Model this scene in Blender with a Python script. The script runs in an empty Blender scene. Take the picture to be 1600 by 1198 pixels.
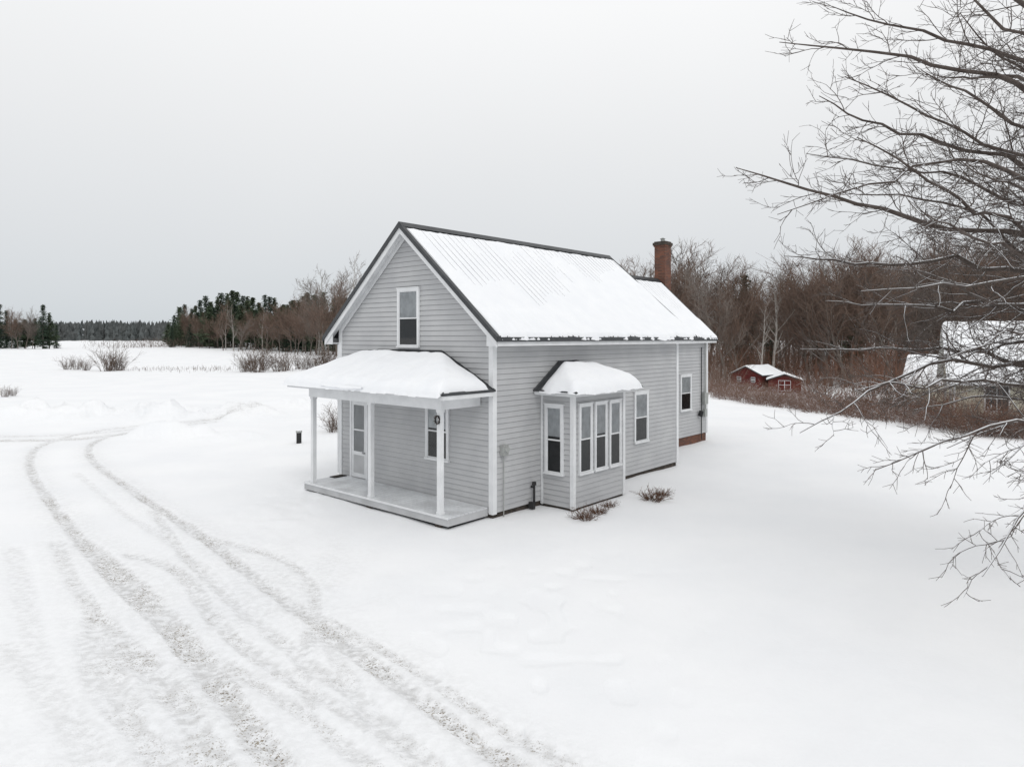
import bpy, bmesh, math, random
import numpy as np
from mathutils import Vector, Matrix
R = random.Random(11)
scene = bpy.context.scene
COL = scene.collection
F = 1067.0; H = 4.2; HY = 527.0

def px(x, y, d):            # world point seen in the survey photo at depth d
    return Vector(((x-800)/F*d, d, H-(y-HY)/F*d))
def gp(x, y):
    d = H*F/(y-HY); return ((x-800)/F*d, d)

# ---------------------------------------------------------------- noise
def _h(ix, iy, s):
    n = (ix*374761393 + iy*668265263 + s*974634777) & 0xffffffff
    n = ((n ^ (n >> 13))*1274126177) & 0xffffffff
    n = n ^ (n >> 16)
    return (n & 0xffff)/65535.0
def vn(x, y, s=0):
    x = np.asarray(x, float); y = np.asarray(y, float)
    fx = np.floor(x); fy = np.floor(y); ix = fx.astype(np.int64); iy = fy.astype(np.int64)
    u = x-fx; v = y-fy; u = u*u*(3-2*u); v = v*v*(3-2*v)
    return (_h(ix,iy,s)*(1-u)+_h(ix+1,iy,s)*u)*(1-v)+(_h(ix,iy+1,s)*(1-u)+_h(ix+1,iy+1,s)*u)*v
def fbm(x, y, s=0, o=4):
    t = 0; a = .5
    for i in range(o):
        t = t + a*(vn(x*2**i, y*2**i, s+i*7)-.5); a *= .5
    return t*2
def ss(a, b, x):
    t = np.clip((np.asarray(x, float)-a)/(b-a), 0, 1); return t*t*(3-2*t)

# ---------------------------------------------------------------- materials
def mat(name, col, rough=.6, spec=.3, var=None, vscale=4, bump=0, bscale=30, metal=0):
    m = bpy.data.materials.new(name); m.use_nodes = True
    nt = m.node_tree; b = nt.nodes['Principled BSDF']
    b.inputs['Base Color'].default_value = (*col, 1); b.inputs['Roughness'].default_value = rough
    b.inputs['Specular IOR Level'].default_value = spec; b.inputs['Metallic'].default_value = metal
    tc = nt.nodes.new('ShaderNodeTexCoord')
    if var is not None:
        n = nt.nodes.new('ShaderNodeTexNoise'); n.inputs['Scale'].default_value = vscale; n.inputs['Detail'].default_value = 6
        r = nt.nodes.new('ShaderNodeMapRange'); r.inputs[1].default_value = .35; r.inputs[2].default_value = .65
        mx = nt.nodes.new('ShaderNodeMix'); mx.data_type = 'RGBA'
        mx.inputs[6].default_value = (*col, 1); mx.inputs[7].default_value = (*var, 1)
        nt.links.new(tc.outputs['Object'], n.inputs['Vector']); nt.links.new(n.outputs[0], r.inputs[0])
        nt.links.new(r.outputs[0], mx.inputs[0]); nt.links.new(mx.outputs[2], b.inputs['Base Color'])
    if bump:
        n = nt.nodes.new('ShaderNodeTexNoise'); n.inputs['Scale'].default_value = bscale; n.inputs['Detail'].default_value = 5
        bm_ = nt.nodes.new('ShaderNodeBump'); bm_.inputs['Strength'].default_value = bump; bm_.inputs['Distance'].default_value = .02
        nt.links.new(tc.outputs['Object'], n.inputs['Vector']); nt.links.new(n.outputs[0], bm_.inputs['Height'])
        nt.links.new(bm_.outputs[0], b.inputs['Normal'])
    return m
SID = mat('grey_vinyl_siding', (.49,.495,.50), .5, .3, (.43,.435,.445), 1.3)
LAPSH = mat('siding_lap_shade', (.20,.20,.205), .8, .1, (.25,.25,.255), 1.3)  # shadow line under each lap, painted as a darker grey
SIDD = mat('weathered_siding', (.50,.505,.515), .6, .3, (.42,.425,.43), 2)
TRIM = mat('white_painted_trim', (.76,.77,.78), .45, .4, (.68,.69,.70), 3)
METAL = mat('charcoal_metal_roofing', (.035,.038,.042), .45, .5, (.055,.058,.062), 5, metal=.2)
SNOW = mat('roof_snow', (.88,.892,.91), .8, .15, (.85,.865,.89), 2, bump=.15, bscale=14)
DECK = mat('grey_painted_deck', (.55,.56,.575), .55, .3, (.72,.74,.76), 2.2)
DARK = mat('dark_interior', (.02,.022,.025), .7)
CURT = mat('pale_curtain', (.78,.79,.80), .9, .1, (.62,.63,.64), 6)
FND = mat('foundation_stone', (.09,.075,.065), .9, .1, (.05,.045,.04), 8, bump=.5)
GREYM = mat('grey_metal_box', (.36,.37,.36), .4, .5, (.3,.31,.3), 8)
BLK = mat('black_rubber', (.025,.025,.027), .7, .2, (.04,.04,.04), 10)
BROWN = mat('dry_leaf_brown', (.16,.09,.06), .9, .1, (.09,.055,.04), 8)
TWIG = mat('winter_twig', (.070,.056,.049), .85, .15, (.125,.105,.095), 3)
WOODS = mat('winter_twig_brown', (.155,.102,.079), .9, .1, (.20,.150,.122), .35)
WOODS2 = mat('winter_twig_grey', (.175,.145,.125), .9, .1, (.23,.20,.18), .35)
RUSSET = mat('russet_sapling', (.19,.095,.064), .9, .1, (.15,.10,.078), .35)
FIELDB = mat('field_bush_twig', (.11,.085,.07), .9, .1, (.16,.12,.10), .5)
BIRCH = mat('pale_birch_bark', (.45,.43,.40), .8, .1, (.25,.23,.21), 2)
GREEN = mat('conifer_needles', (.042,.070,.050), .85, .1, (.072,.098,.066), .7)
GREEN2 = mat('pine_needles', (.070,.100,.062), .85, .1, (.11,.135,.085), .5)
FARG = mat('hazed_distant_conifer', (.11,.122,.122), .95, .05, (.135,.14,.138), .03)  # aerial haze mixed into the base colour
RED = mat('barn_red_boards', (.12,.020,.018), .8, .15, (.075,.017,.015), 2)
CREAM = mat('off_white_clapboard', (.62,.595,.49), .7, .2, (.55,.53,.44), 2)
GLASSD = mat('dark_window_pane', (.04,.045,.05), .12, .5)

def snowy_bark(name, c1, c2, lo, hi, bump=.5):
    m = mat(name, c1, .9, .1, c2, 6, bump=bump, bscale=25)
    nt = m.node_tree; b = nt.nodes['Principled BSDF']
    old = b.inputs['Base Color'].links[0].from_socket
    g = nt.nodes.new('ShaderNodeNewGeometry'); s = nt.nodes.new('ShaderNodeSeparateXYZ')
    r = nt.nodes.new('ShaderNodeMapRange'); r.inputs[1].default_value = lo; r.inputs[2].default_value = hi
    mx = nt.nodes.new('ShaderNodeMix'); mx.data_type = 'RGBA'; mx.inputs[7].default_value = (.85,.87,.9,1)
    nt.links.new(g.outputs['Normal'], s.inputs[0]); nt.links.new(s.outputs[2], r.inputs[0])
    nt.links.new(r.outputs[0], mx.inputs[0]); nt.links.new(old, mx.inputs[6]); nt.links.new(mx.outputs[2], b.inputs['Base Color'])
    return m
BARK = snowy_bark('snow_dusted_bark', (.070,.056,.049), (.125,.105,.095), .55, .80)
BARKF = snowy_bark('forest_bark', (.13,.108,.094), (.20,.175,.155), .6, .95)
BRAM = snowy_bark('bramble_stem', (.165,.095,.070), (.21,.14,.11), .80, .98, 0)

def brick_mat():
    m = bpy.data.materials.new('red_brick'); m.use_nodes = True; nt = m.node_tree; b = nt.nodes['Principled BSDF']
    b.inputs['Roughness'].default_value = .9
    tc = nt.nodes.new('ShaderNodeTexCoord'); sp = nt.nodes.new('ShaderNodeSeparateXYZ'); ad = nt.nodes.new('ShaderNodeMath'); cb = nt.nodes.new('ShaderNodeCombineXYZ')
    br = nt.nodes.new('ShaderNodeTexBrick')
    br.inputs['Color1'].default_value = (.20,.066,.035,1); br.inputs['Color2'].default_value = (.10,.038,.025,1); br.inputs['Mortar'].default_value = (.13,.095,.075,1)
    br.inputs['Scale'].default_value = 1; br.inputs['Brick Width'].default_value = .2; br.inputs['Row Height'].default_value = .068; br.inputs['Mortar Size'].default_value = .008
    l = nt.links.new
    l(tc.outputs['Object'], sp.inputs[0]); l(sp.outputs[0], ad.inputs[0]); l(sp.outputs[1], ad.inputs[1]); l(ad.outputs[0], cb.inputs[0]); l(sp.outputs[2], cb.inputs[1])
    l(cb.outputs[0], br.inputs['Vector'])
    nz = nt.nodes.new('ShaderNodeTexNoise'); nz.inputs['Scale'].default_value = 3; l(tc.outputs['Object'], nz.inputs['Vector'])
    mr = nt.nodes.new('ShaderNodeMapRange'); mr.inputs[1].default_value = .4; mr.inputs[2].default_value = .7; mr.inputs[4].default_value = .6; l(nz.outputs[0], mr.inputs[0])
    mx = nt.nodes.new('ShaderNodeMix'); mx.data_type = 'RGBA'; mx.inputs[7].default_value = (.06,.04,.034,1); l(mr.outputs[0], mx.inputs[0]); l(br.outputs[0], mx.inputs[6]); l(mx.outputs[2], b.inputs['Base Color'])
    return m
BRICK = brick_mat()

def glass_mat():
    m = bpy.data.materials.new('window_glass'); m.use_nodes = True; nt = m.node_tree; nt.nodes.remove(nt.nodes['Principled BSDF'])
    out = nt.nodes['Material Output']; t = nt.nodes.new('ShaderNodeBsdfTransparent'); g = nt.nodes.new('ShaderNodeBsdfGlossy'); g.inputs['Roughness'].default_value = .03
    t.inputs[0].default_value = (.85,.87,.88,1)
    mx = nt.nodes.new('ShaderNodeMixShader'); fr = nt.nodes.new('ShaderNodeFresnel'); fr.inputs[0].default_value = 1.6
    nt.links.new(fr.outputs[0], mx.inputs[0]); nt.links.new(t.outputs[0], mx.inputs[1]); nt.links.new(g.outputs[0], mx.inputs[2]); nt.links.new(mx.outputs[0], out.inputs[0])
    return m
GLASS = glass_mat()

def ground_mat():
    m = bpy.data.materials.new('ground_snow'); m.use_nodes = True; nt = m.node_tree; b = nt.nodes['Principled BSDF']; l = nt.links.new
    N = nt.nodes.new
    b.inputs['Roughness'].default_value = .85; b.inputs['Specular IOR Level'].default_value = .12
    tc = N('ShaderNodeTexCoord'); at = N('ShaderNodeAttribute'); at.attribute_name = 'track'
    def noise(sc, det=5):
        n = N('ShaderNodeTexNoise'); n.inputs['Scale'].default_value = sc; n.inputs['Detail'].default_value = det; l(tc.outputs['Object'], n.inputs['Vector']); return n.outputs[0]
    def math_(op, a, c, clamp=False):
        n = N('ShaderNodeMath'); n.operation = op; n.use_clamp = clamp
        for i, v in enumerate((a, c)):
            if isinstance(v, (int, float)): n.inputs[i].default_value = v
            else: l(v, n.inputs[i])
        return n.outputs[0]
    def mr(v, a, c, lo=0, hi=1):
        n = N('ShaderNodeMapRange'); n.inputs[1].default_value = a; n.inputs[2].default_value = c; n.inputs[3].default_value = lo; n.inputs[4].default_value = hi; l(v, n.inputs[0]); return n.outputs[0]
    def mix(f, a, c):
        n = N('ShaderNodeMix'); n.data_type = 'RGBA'; l(f, n.inputs[0])
        for i, v in ((6, a), (7, c)):
            if isinstance(v, tuple): n.inputs[i].default_value = (*v, 1)
            else: l(v, n.inputs[i])
        return n.outputs[2]
    base = mix(mr(noise(.35), .35, .65), (.88,.888,.90), (.84,.852,.87))
    n1 = noise(9, 6); n2 = noise(.9, 5)
    f = math_('MULTIPLY', at.outputs['Fac'], mr(n1, .40, .60, .15, 1), True)
    c = mix(f, base, (.58,.58,.58))
    def grit(scale, thr, m_lo, m_hi, t_lo, t_hi, q, c):
        vo = N('ShaderNodeTexVoronoi'); vo.inputs['Scale'].default_value = scale; l(tc.outputs['Object'], vo.inputs['Vector'])
        peb = math_('LESS_THAN', vo.outputs['Distance'], thr)
        g = math_('MULTIPLY', peb, mr(n2, m_lo, m_hi)); g = math_('MULTIPLY', g, mr(at.outputs['Fac'], t_lo, t_hi))
        g = math_('MULTIPLY', g, mr(noise(scale*.6), q, q+.06))
        hs = mix(mr(vo.outputs['Color'], .2, .8), (.15,.12,.09), (.40,.36,.30))
        return mix(g, c, hs)
    c = grit(22, .40, .47, .60, .42, .9, .51, c); c = grit(44, .43, .43, .56, .28, .8, .49, c)
    l(c, b.inputs['Base Color'])
    hgt = math_('ADD', math_('MULTIPLY', noise(1.6, 6), .8), math_('MULTIPLY', noise(22, 4), math_('ADD', math_('MULTIPLY', at.outputs['Fac'], 1.7), .14)))
    bp = N('ShaderNodeBump'); bp.inputs['Strength'].default_value = .55; bp.inputs['Distance'].default_value = .045; l(hgt, bp.inputs['Height']); l(bp.outputs[0], b.inputs['Normal'])
    return m
GSNOW = ground_mat()

# ---------------------------------------------------------------- mesh builder
class MB:
    def __init__(s): s.v = []; s.f = []; s.m = []; s.mats = []; s.O = (0,0,0); s.U = (1,0,0); s.N = (0,1,0)
    def basis(s, O, U, N): s.O, s.U, s.N = O, U, N; return s
    def T(s, u, n, z): return (s.O[0]+u*s.U[0]+n*s.N[0], s.O[1]+u*s.U[1]+n*s.N[1], s.O[2]+z)
    def mi(s, m):
        if m not in s.mats: s.mats.append(m)
        return s.mats.index(m)
    def poly(s, pts, m):
        i = len(s.v); s.v += [s.T(*p) for p in pts]; s.f.append(tuple(range(i, i+len(pts)))); s.m.append(s.mi(m))
    def box(s, a, b, c, d, e, f, m):
        i = len(s.v); k = s.mi(m)
        s.v += [s.T(x,y,z) for z in (e,f) for (x,y) in ((a,c),(b,c),(b,d),(a,d))]
        for q in ((0,3,2,1),(4,5,6,7),(0,1,5,4),(1,2,6,5),(2,3,7,6),(3,0,4,7)): s.f.append(tuple(i+j for j in q)); s.m.append(k)
    def prism(s, pts, ext, m):   # pts list of (u,n,z); extruded by vector ext (u,n,z)
        i = len(s.v); k = s.mi(m); n = len(pts)
        s.v += [s.T(*p) for p in pts]+[s.T(p[0]+ext[0],p[1]+ext[1],p[2]+ext[2]) for p in pts]
        s.f.append(tuple(i+j for j in range(n))); s.m.append(k); s.f.append(tuple(i+n+j for j in reversed(range(n)))); s.m.append(k)
        for j in range(n):
            s.f.append((i+j, i+(j+1)%n, i+n+(j+1)%n, i+n+j)); s.m.append(k)
    def tube(s, pts, rad, k, m, cap=False):
        i0 = len(s.v); mi = s.mi(m); n = len(pts)
        a, b = pts[0], pts[-1]
        dx, dy, dz = b[0]-a[0], b[1]-a[1], b[2]-a[2]
        L = math.sqrt(dx*dx+dy*dy+dz*dz) or 1; dx/=L; dy/=L; dz/=L
        if abs(dz) < .9: ux, uy, uz = -dy, dx, 0
        else: ux, uy, uz = 0, -dz, dy
        q = math.sqrt(ux*ux+uy*uy+uz*uz); ux/=q; uy/=q; uz/=q
        wx, wy, wz = dy*uz-dz*uy, dz*ux-dx*uz, dx*uy-dy*ux
        cs = [(math.cos(2*math.pi*j/k+.5), math.sin(2*math.pi*j/k+.5)) for j in range(k)]
        for p, r in zip(pts, rad):
            for c, t in cs:
                s.v.append(s.T(p[0]+r*(c*ux+t*wx), p[1]+r*(c*uy+t*wy), p[2]+r*(c*uz+t*wz)))
        for a in range(n-1):
            for j in range(k):
                s.f.append((i0+a*k+j, i0+a*k+(j+1)%k, i0+(a+1)*k+(j+1)%k, i0+(a+1)*k+j)); s.m.append(mi)
        if cap:
            s.f.append(tuple(i0+j for j in reversed(range(k)))); s.m.append(mi)
            s.f.append(tuple(i0+(n-1)*k+j for j in range(k))); s.m.append(mi)
    def mesh(s, name, smooth=False, fix=True):
        me = bpy.data.meshes.new(name); me.from_pydata(s.v, [], s.f)
        for m in s.mats: me.materials.append(m)
        me.polygons.foreach_set('material_index', s.m)
        if smooth: me.polygons.foreach_set('use_smooth', [True]*len(s.f))
        if fix:
            bm = bmesh.new(); bm.from_mesh(me); bmesh.ops.recalc_face_normals(bm, faces=bm.faces); bm.to_mesh(me); bm.free()
        me.update(); return me
    def obj(s, name, parent=None, label=None, smooth=False, fix=True):
        return mk(name, s.mesh(name, smooth, fix), parent, label)
def mk(name, data, parent=None, label=None, category=None, group=None, kind=None):
    o = bpy.data.objects.new(name, data); COL.objects.link(o)
    if parent: o.parent = parent
    for k, v in (('label', label), ('category', category), ('group', group), ('kind', kind)):
        if v: o[k] = v
    return o

def grid_obj(name, X, Y, Z, m, parent=None, keep=None):
    ny, nx = X.shape
    v = np.stack([X.ravel(), Y.ravel(), Z.ravel()], 1)
    idx = np.arange(nx*ny).reshape(ny, nx)
    q = np.stack([idx[:-1,:-1], idx[:-1,1:], idx[1:,1:], idx[1:,:-1]], -1).reshape(-1, 4)
    if keep is not None: q = q[keep.reshape(-1)[q].all(1)]
    me = bpy.data.meshes.new(name); me.from_pydata(v.tolist(), [], q.tolist()); me.materials.append(m)
    me.polygons.foreach_set('use_smooth', [True]*len(q)); me.update()
    bm = bmesh.new(); bm.from_mesh(me)
    bmesh.ops.delete(bm, geom=[w for w in bm.verts if not w.link_faces], context='VERTS'); bm.to_mesh(me); bm.free()
    return mk(name, me, parent)

# ---------------------------------------------------------------- terrain
trackspx = [
 ([(352,655),(250,662),(150,672),(75,690),(48,712),(52,745),(85,795),(130,850),(185,915),(250,975),(320,1050),(390,1130),(450,1200),(520,1290)], .15, .9),
 ([(335,659),(230,670),(165,682),(138,703),(165,738),(240,790),(320,842),(400,905),(500,978),(620,1065),(750,1160),(850,1230),(960,1300)], .15, .9),
 ([(0,687),(70,686),(160,680),(260,667)], .35, .85), ([(0,681),(120,677),(300,660),(420,648)], .25, .65),
 ([(90,850),(110,900),(150,965),(180,1050),(215,1130),(250,1200)], .15, .6),
 ([(150,965),(230,1040),(290,1110),(340,1200)], .20, .75),
 ([(200,868),(260,885),(300,915),(330,960),(380,1010),(470,1070),(590,1140),(690,1200),(800,1280)], .14, .68),
 ([(325,842),(400,862),(460,885),(492,925),(485,985),(470,1040),(490,1100)], .13, .6),
 ([(240,800),(290,870),(360,940),(450,1010),(570,1100),(690,1200)], .13, .6),
 ([(400,905),(450,940),(520,975),(640,1040),(760,1120),(900,1200)], .12, .64),
 ([(130,850),(200,905),(290,1000),(360,1090),(410,1160),(440,1200)], .20, .85),
 ([(500,978),(545,1060),(600,1140),(650,1200)], .13, .5),
 ([(0,1010),(60,1060),(120,1130),(180,1210)], .22, .4),
 ([(150,965),(140,1030),(180,1110),(300,1200)], .18, .55),
 ([(250,975),(360,1040),(470,1110),(590,1200)], .14, .6),
 ([(120,740),(190,800),(270,850),(330,900),(420,980),(520,1060),(600,1120),(700,1200)], .12, .4),
 ([(20,860),(40,940),(60,1030),(110,1130),(140,1210)], .2, .35),
]
def catmull(P, n=8):
    P = [P[0]]+P+[P[-1]]; out = []
    for i in range(1, len(P)-2):
        for k in range(n):
            t = k/n; a, b, c, d = [np.array(q) for q in P[i-1:i+3]]
            out.append(.5*((2*b)+(-a+c)*t+(2*a-5*b+4*c-d)*t*t+(-a+3*b-3*c+d)*t**3))
    out.append(np.array(P[-2])); return np.array(out)
TR = [(np.array([gp(*q) for q in catmull(t[0], 5)]), t[1], t[2]) for t in trackspx]

def base_h(x, y):
    x = np.asarray(x, float); y = np.asarray(y, float)
    r = np.hypot(x, y)
    z = 1.25*ss(70, 260, r)*(1-ss(0, 40, x))
    z = z - 1.5*ss(11, 27, x)*ss(22, 62, y)*(1-ss(95, 190, y)) + 1.6*ss(150, 500, y)*ss(0,40,x)
    z = z + .5*fbm(x/45, y/45, 3, 2)*ss(30, 120, r)
    z = z + .10*fbm(x/6, y/6, 5, 3)*ss(8, 20, r)*(1-ss(60,160,r)*.5)
    return z
def full_h(x, y):
    r = np.hypot(x, y)
    z = base_h(x, y)+.022*fbm(x/.9, y/.9, 9, 3)*(1-ss(30, 80, r))
    bm_ = np.exp(-((y-37.5-.05*x)/2.2)**2)*ss(-36,-30,x)*(1-ss(-15,-11,x))+.7*np.exp(-((y-42)/1.8)**2)*ss(-17,-15,x)*(1-ss(-13,-11,x)) + .6*np.exp(-((y-29)/1.4)**2)*ss(-17,-15,x)*(1-ss(-12,-10,x))
    nb = np.clip(.22+1.2*fbm(x/1.5, y/1.2, 21, 5), 0, 1.1); z = z+bm_*(.12+.95*nb)
    m2 = np.exp(-((y-16)/5)**2)*np.exp(-((x+5.5)/1.2)**2)
    z = z+.10*m2*np.abs(fbm(x/.7, y/.7, 25, 3))
    fp = (1-ss(0,3.5,np.abs(x-(.2*y-1.6)-0)))*ss(5,7,y)*(1-ss(11,15,y))
    z = z-.03*fp*ss(.62,.8,vn(x/.33,y/.33,33))
    return z
def hz(x, y): return float(base_h(np.array([x]), np.array([y]))[0])

def build_ground():
    nr = 880
    r = 3*np.exp(np.linspace(0, math.log(3000/3), nr))
    a = np.concatenate([np.radians(np.linspace(-48, 44, 900)), np.radians(np.linspace(44, 312, 70)[1:-1])])
    na = len(a); A, Rr = np.meshgrid(a, r)
    X = Rr*np.sin(A); Y = Rr*np.cos(A); Z = full_h(X, Y)
    tr = np.zeros(X.size); dd = np.full(X.size, 99.0); dz = np.zeros(X.size)
    xf, yf = X.ravel(), Y.ravel()
    sel = np.where((np.hypot(xf, yf) < 60) & (xf < 4) & (yf > 2))[0]
    sx, sy = xf[sel], yf[sel]
    wob = .05*fbm(sx/.5, sy/.5, 41, 3)
    for P, w, s in TR:
        best = np.full(len(sel), 99.0)
        lo, hi = P.min(0)-2, P.max(0)+2
        ii = np.where((sx > lo[0]) & (sx < hi[0]) & (sy > lo[1]) & (sy < hi[1]))[0]
        bx, by = sx[ii], sy[ii]; bb = np.full(len(ii), 99.0); al = np.zeros(len(ii)); acc = 0
        for p, q in zip(P[:-1], P[1:]):
            e = q-p; L2 = e@e+1e-9
            t = np.clip(((bx-p[0])*e[0]+(by-p[1])*e[1])/L2, 0, 1)
            dn_ = np.hypot(bx-p[0]-t*e[0], by-p[1]-t*e[1]); al = np.where(dn_ < bb, acc+t*math.sqrt(L2), al)
            bb = np.minimum(bb, dn_); acc += math.sqrt(L2)
        best[ii] = bb; along = np.zeros(len(sel)); along[ii] = al
        dq = best+wob
        prof = np.exp(-(np.maximum(dq,0)/w)**4); rim = np.exp(-((dq-1.6*w)/(.5*w))**2)
        lump = .5+.9*fbm(sx/.16, sy/.16, 51, 2)
        tread = .5+.5*np.sin(along*2*math.pi/.16+dq*16)
        dz[sel] = np.minimum(dz[sel], 0) + np.where(prof > .02, -.045*s*prof*(1-.4*lump)-.010*s*prof*tread, 0)*(1-np.clip(-dz[sel]/.05,0,1)) + .03*s*rim*lump
        soft = .30*np.exp(-(dq/(w*3.2))**2)
        tr[sel] = np.maximum(tr[sel], s*np.maximum(prof*(.75+.25*tread), soft)); dd[sel] = np.minimum(dd[sel], best)
    ch = ss(.0,1,1-np.abs((sx+3.6+.05*sy)/3.0))*(1-ss(10,16,sy))*.42
    tr[sel] = np.maximum(tr[sel], ch*(.55+fbm(sx/.5,sy/.5,61,3)))
    dz[sel] += .02*ch*fbm(sx/.14, sy/.14, 71, 3)*2
    Z = Z+dz.reshape(X.shape)
    v = np.stack([X.ravel(), Y.ravel(), Z.ravel()], 1)
    v = np.vstack([v, [[0, 0, 0]]]); tr = np.append(tr, 0); dd = np.append(dd, 99)
    idx = np.arange(nr*na).reshape(nr, na); nx = np.roll(idx, -1, axis=1)
    q = np.stack([idx[:-1], idx[1:], nx[1:], nx[:-1]], -1).reshape(-1, 4)[:, ::-1]
    isd = (dd[q].mean(1) < .75)
    tri = np.stack([np.full(na, len(v)-1), nx[0], idx[0]], 1)
    def make(name, q, tri, label):
        used = np.unique(np.concatenate([q.ravel(), tri.ravel()])) if len(tri) else np.unique(q)
        mp = np.zeros(len(v), np.int64); mp[used] = np.arange(len(used))
        me = bpy.data.meshes.new(name); me.vertices.add(len(used)); me.vertices.foreach_set('co', v[used].astype(np.float32).ravel())
        li = np.concatenate([mp[q].ravel(), mp[tri].ravel()]) if len(tri) else mp[q].ravel()
        me.loops.add(len(li)); me.loops.foreach_set('vertex_index', li.astype(np.int32))
        cnt = np.concatenate([np.full(len(q), 4), np.full(len(tri), 3)]); st = np.concatenate([[0], np.cumsum(cnt)[:-1]])
        me.polygons.add(len(cnt)); me.polygons.foreach_set('loop_start', st.astype(np.int32))
        me.polygons.foreach_set('use_smooth', np.ones(len(cnt), bool))
        me.update(calc_edges=True); me.validate()
        at = me.attributes.new('track', 'FLOAT', 'POINT'); at.data.foreach_set('value', tr[used].astype(np.float32))
        me.materials.append(GSNOW); return mk(name, me, None, label, kind='structure')
    make('ground', q[~isd], tri, 'wide snow covered lawn and open field')
    make('driveway', q[isd], np.zeros((0, 3), int), 'snowy gravel driveway with curving tyre tracks')
build_ground()

# ---------------------------------------------------------------- farmhouse
ang = math.atan2(-.661, .750)
house = mk('farmhouse', None, None, 'pale grey clapboard farmhouse with snowy dark metal roof', 'house')
house.location = (-.442, 15.72, 0); house.rotation_euler = (0, 0, ang)
W, L = 6.0, 8.85
def siding(mb, u0f, u1f, z0, z1, m=SID, e=.128):
    z = z0
    while z < z1-1e-4:
        zt = min(z+e, z1)
        a, b, c, d = u0f(z), u1f(z), u1f(zt), u0f(zt)
        if b-a > .01:
            mb.poly([(a,.022,z+.008),(b,.022,z+.008),(c,.003,zt),(d,.003,zt)], m)
            mb.poly([(a,.003,z),(b,.003,z),(b,.022,z+.008),(a,.022,z+.008)], LAPSH)  # underside coloured dark in place of the lap's shadow
        z = zt
ct = lambda c: (lambda z: c)
SL = (7.12-4.22)/3.4            # main roof slope
EZ = 4.22; RZ = 7.12
def rf(x): return RZ-abs(x+3)*SL
wl = MB()
zt = rf(0)-.08
g0 = lambda z: 0 if z < zt else (z-zt)/SL
g1 = lambda z: W if z < zt else W-(z-zt)/SL
wl.basis((-W,0,0),(1,0,0),(0,-1,0)); siding(wl, g0, g1, .14, RZ-.1)
wl.basis((0,0,0),(0,1,0),(1,0,0)); siding(wl, ct(0), ct(L), .14, zt+.05)
wl.basis((0,L,0),(-1,0,0),(0,1,0)); siding(wl, g0, g1, .14, RZ-.1)
wl.basis((-W,L,0),(0,-1,0),(-1,0,0)); siding(wl, ct(0), ct(L), .14, zt+.05)
# rear wing walls
WX1, WX0, WY = -1.8, -6.6, 14.8; WR = 6.72; WSL = (6.72-4.22)/2.7
wt = WR-2.4*WSL-.08
h0 = lambda z: 0 if z < wt else (z-wt)/WSL
h1 = lambda z: 4.8 if z < wt else 4.8-(z-wt)/WSL
wl.basis((WX1,L+.02,0),(0,1,0),(1,0,0)); siding(wl, ct(0), ct(WY-L), .32, wt+.06)
wl.basis((WX1,WY,0),(-1,0,0),(0,1,0)); siding(wl, h0, h1, .32, WR-.1)
wl.basis((WX0,WY,0),(0,-1,0),(-1,0,0)); siding(wl, ct(0), ct(WY-L), .32, wt+.06)
wl.obj('wall', house, 'pale grey horizontal clapboard walls', fix=False)
fd = MB()
for a in ((-W+.03,-.03,.03,L-.03,-.8,.138,FND),(WX0+.03,WX1-.03,L,WY-.03,-.8,.318,BRICK)): fd.box(*a)
fd.obj('foundation', house)
# trim
tm = MB()
cw = .10
for (x, y, sx, sy) in ((0,0,1,-1),(-W,0,-1,-1),(0,L,1,1),(-W,L,-1,1)):
    tm.box(x-(cw if sx>0 else .035), x+(.035 if sx>0 else cw), y-(.035 if sy<0 else cw), y+(cw if sy<0 else .035), .12, zt+.02, TRIM)
tm.box(WX1-.1, WX1+.035, WY-.1, WY+.035, .30, wt, TRIM)
tm.box(.0,.033,cw+.002,L-cw-.002, zt-.10, zt+.0, TRIM)
def rake(mb, y0, y1, x0, x1, zr, sl, off0, off1, m):
    for s in (1,-1):
        xe = x1 if s > 0 else x0; xm = (x0+x1)/2
        ze = zr-abs(xe-xm)*sl
        mb.prism([(xm,y0,zr+off0),(xe,y0,ze+off0),(xe,y0,ze+off1),(xm,y0,zr+off1)], (0,y1-y0,0), m)
rake(tm, -.040, -.026, -6.0, 0, RZ, SL, -.30, -.09, TRIM)
rake(tm, -.285, -.255, -6.38, .38, RZ, SL, -.26, -.05, TRIM)
rake(tm, -.255, -.041, -6.38, .38, RZ, SL, -.12, -.10, TRIM)
for x0, x1 in ((.036,.37),(-6.37,-6.036)):
    tm.box(x0, x1, -.254, 9.3, 4.03, 4.05, TRIM)
tm.box(.371,.39,-.254,9.3,4.0,4.17,TRIM); tm.box(-6.39,-6.371,-.254,9.3,4.0,4.17,TRIM)
tm.prism([(.038,-.25,4.0),(.368,-.25,4.0),(.368,-.25,4.12),(.038,-.25,4.36)], (0,.02,0), TRIM)
tm.prism([(-6.368,-.25,4.0),(-6.038,-.25,4.0),(-6.038,-.25,4.36),(-6.368,-.25,4.12)], (0,.02,0), TRIM)
tm.box(WX1+.03, WX1+.3, 9.5, 15.05, 4.02, 4.04, TRIM); tm.box(WX1+.29, WX1+.31, 9.5, 15.05, 3.98, 4.15, TRIM)
tm.obj('trim', house, 'white corner boards, rake boards and soffits')

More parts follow.
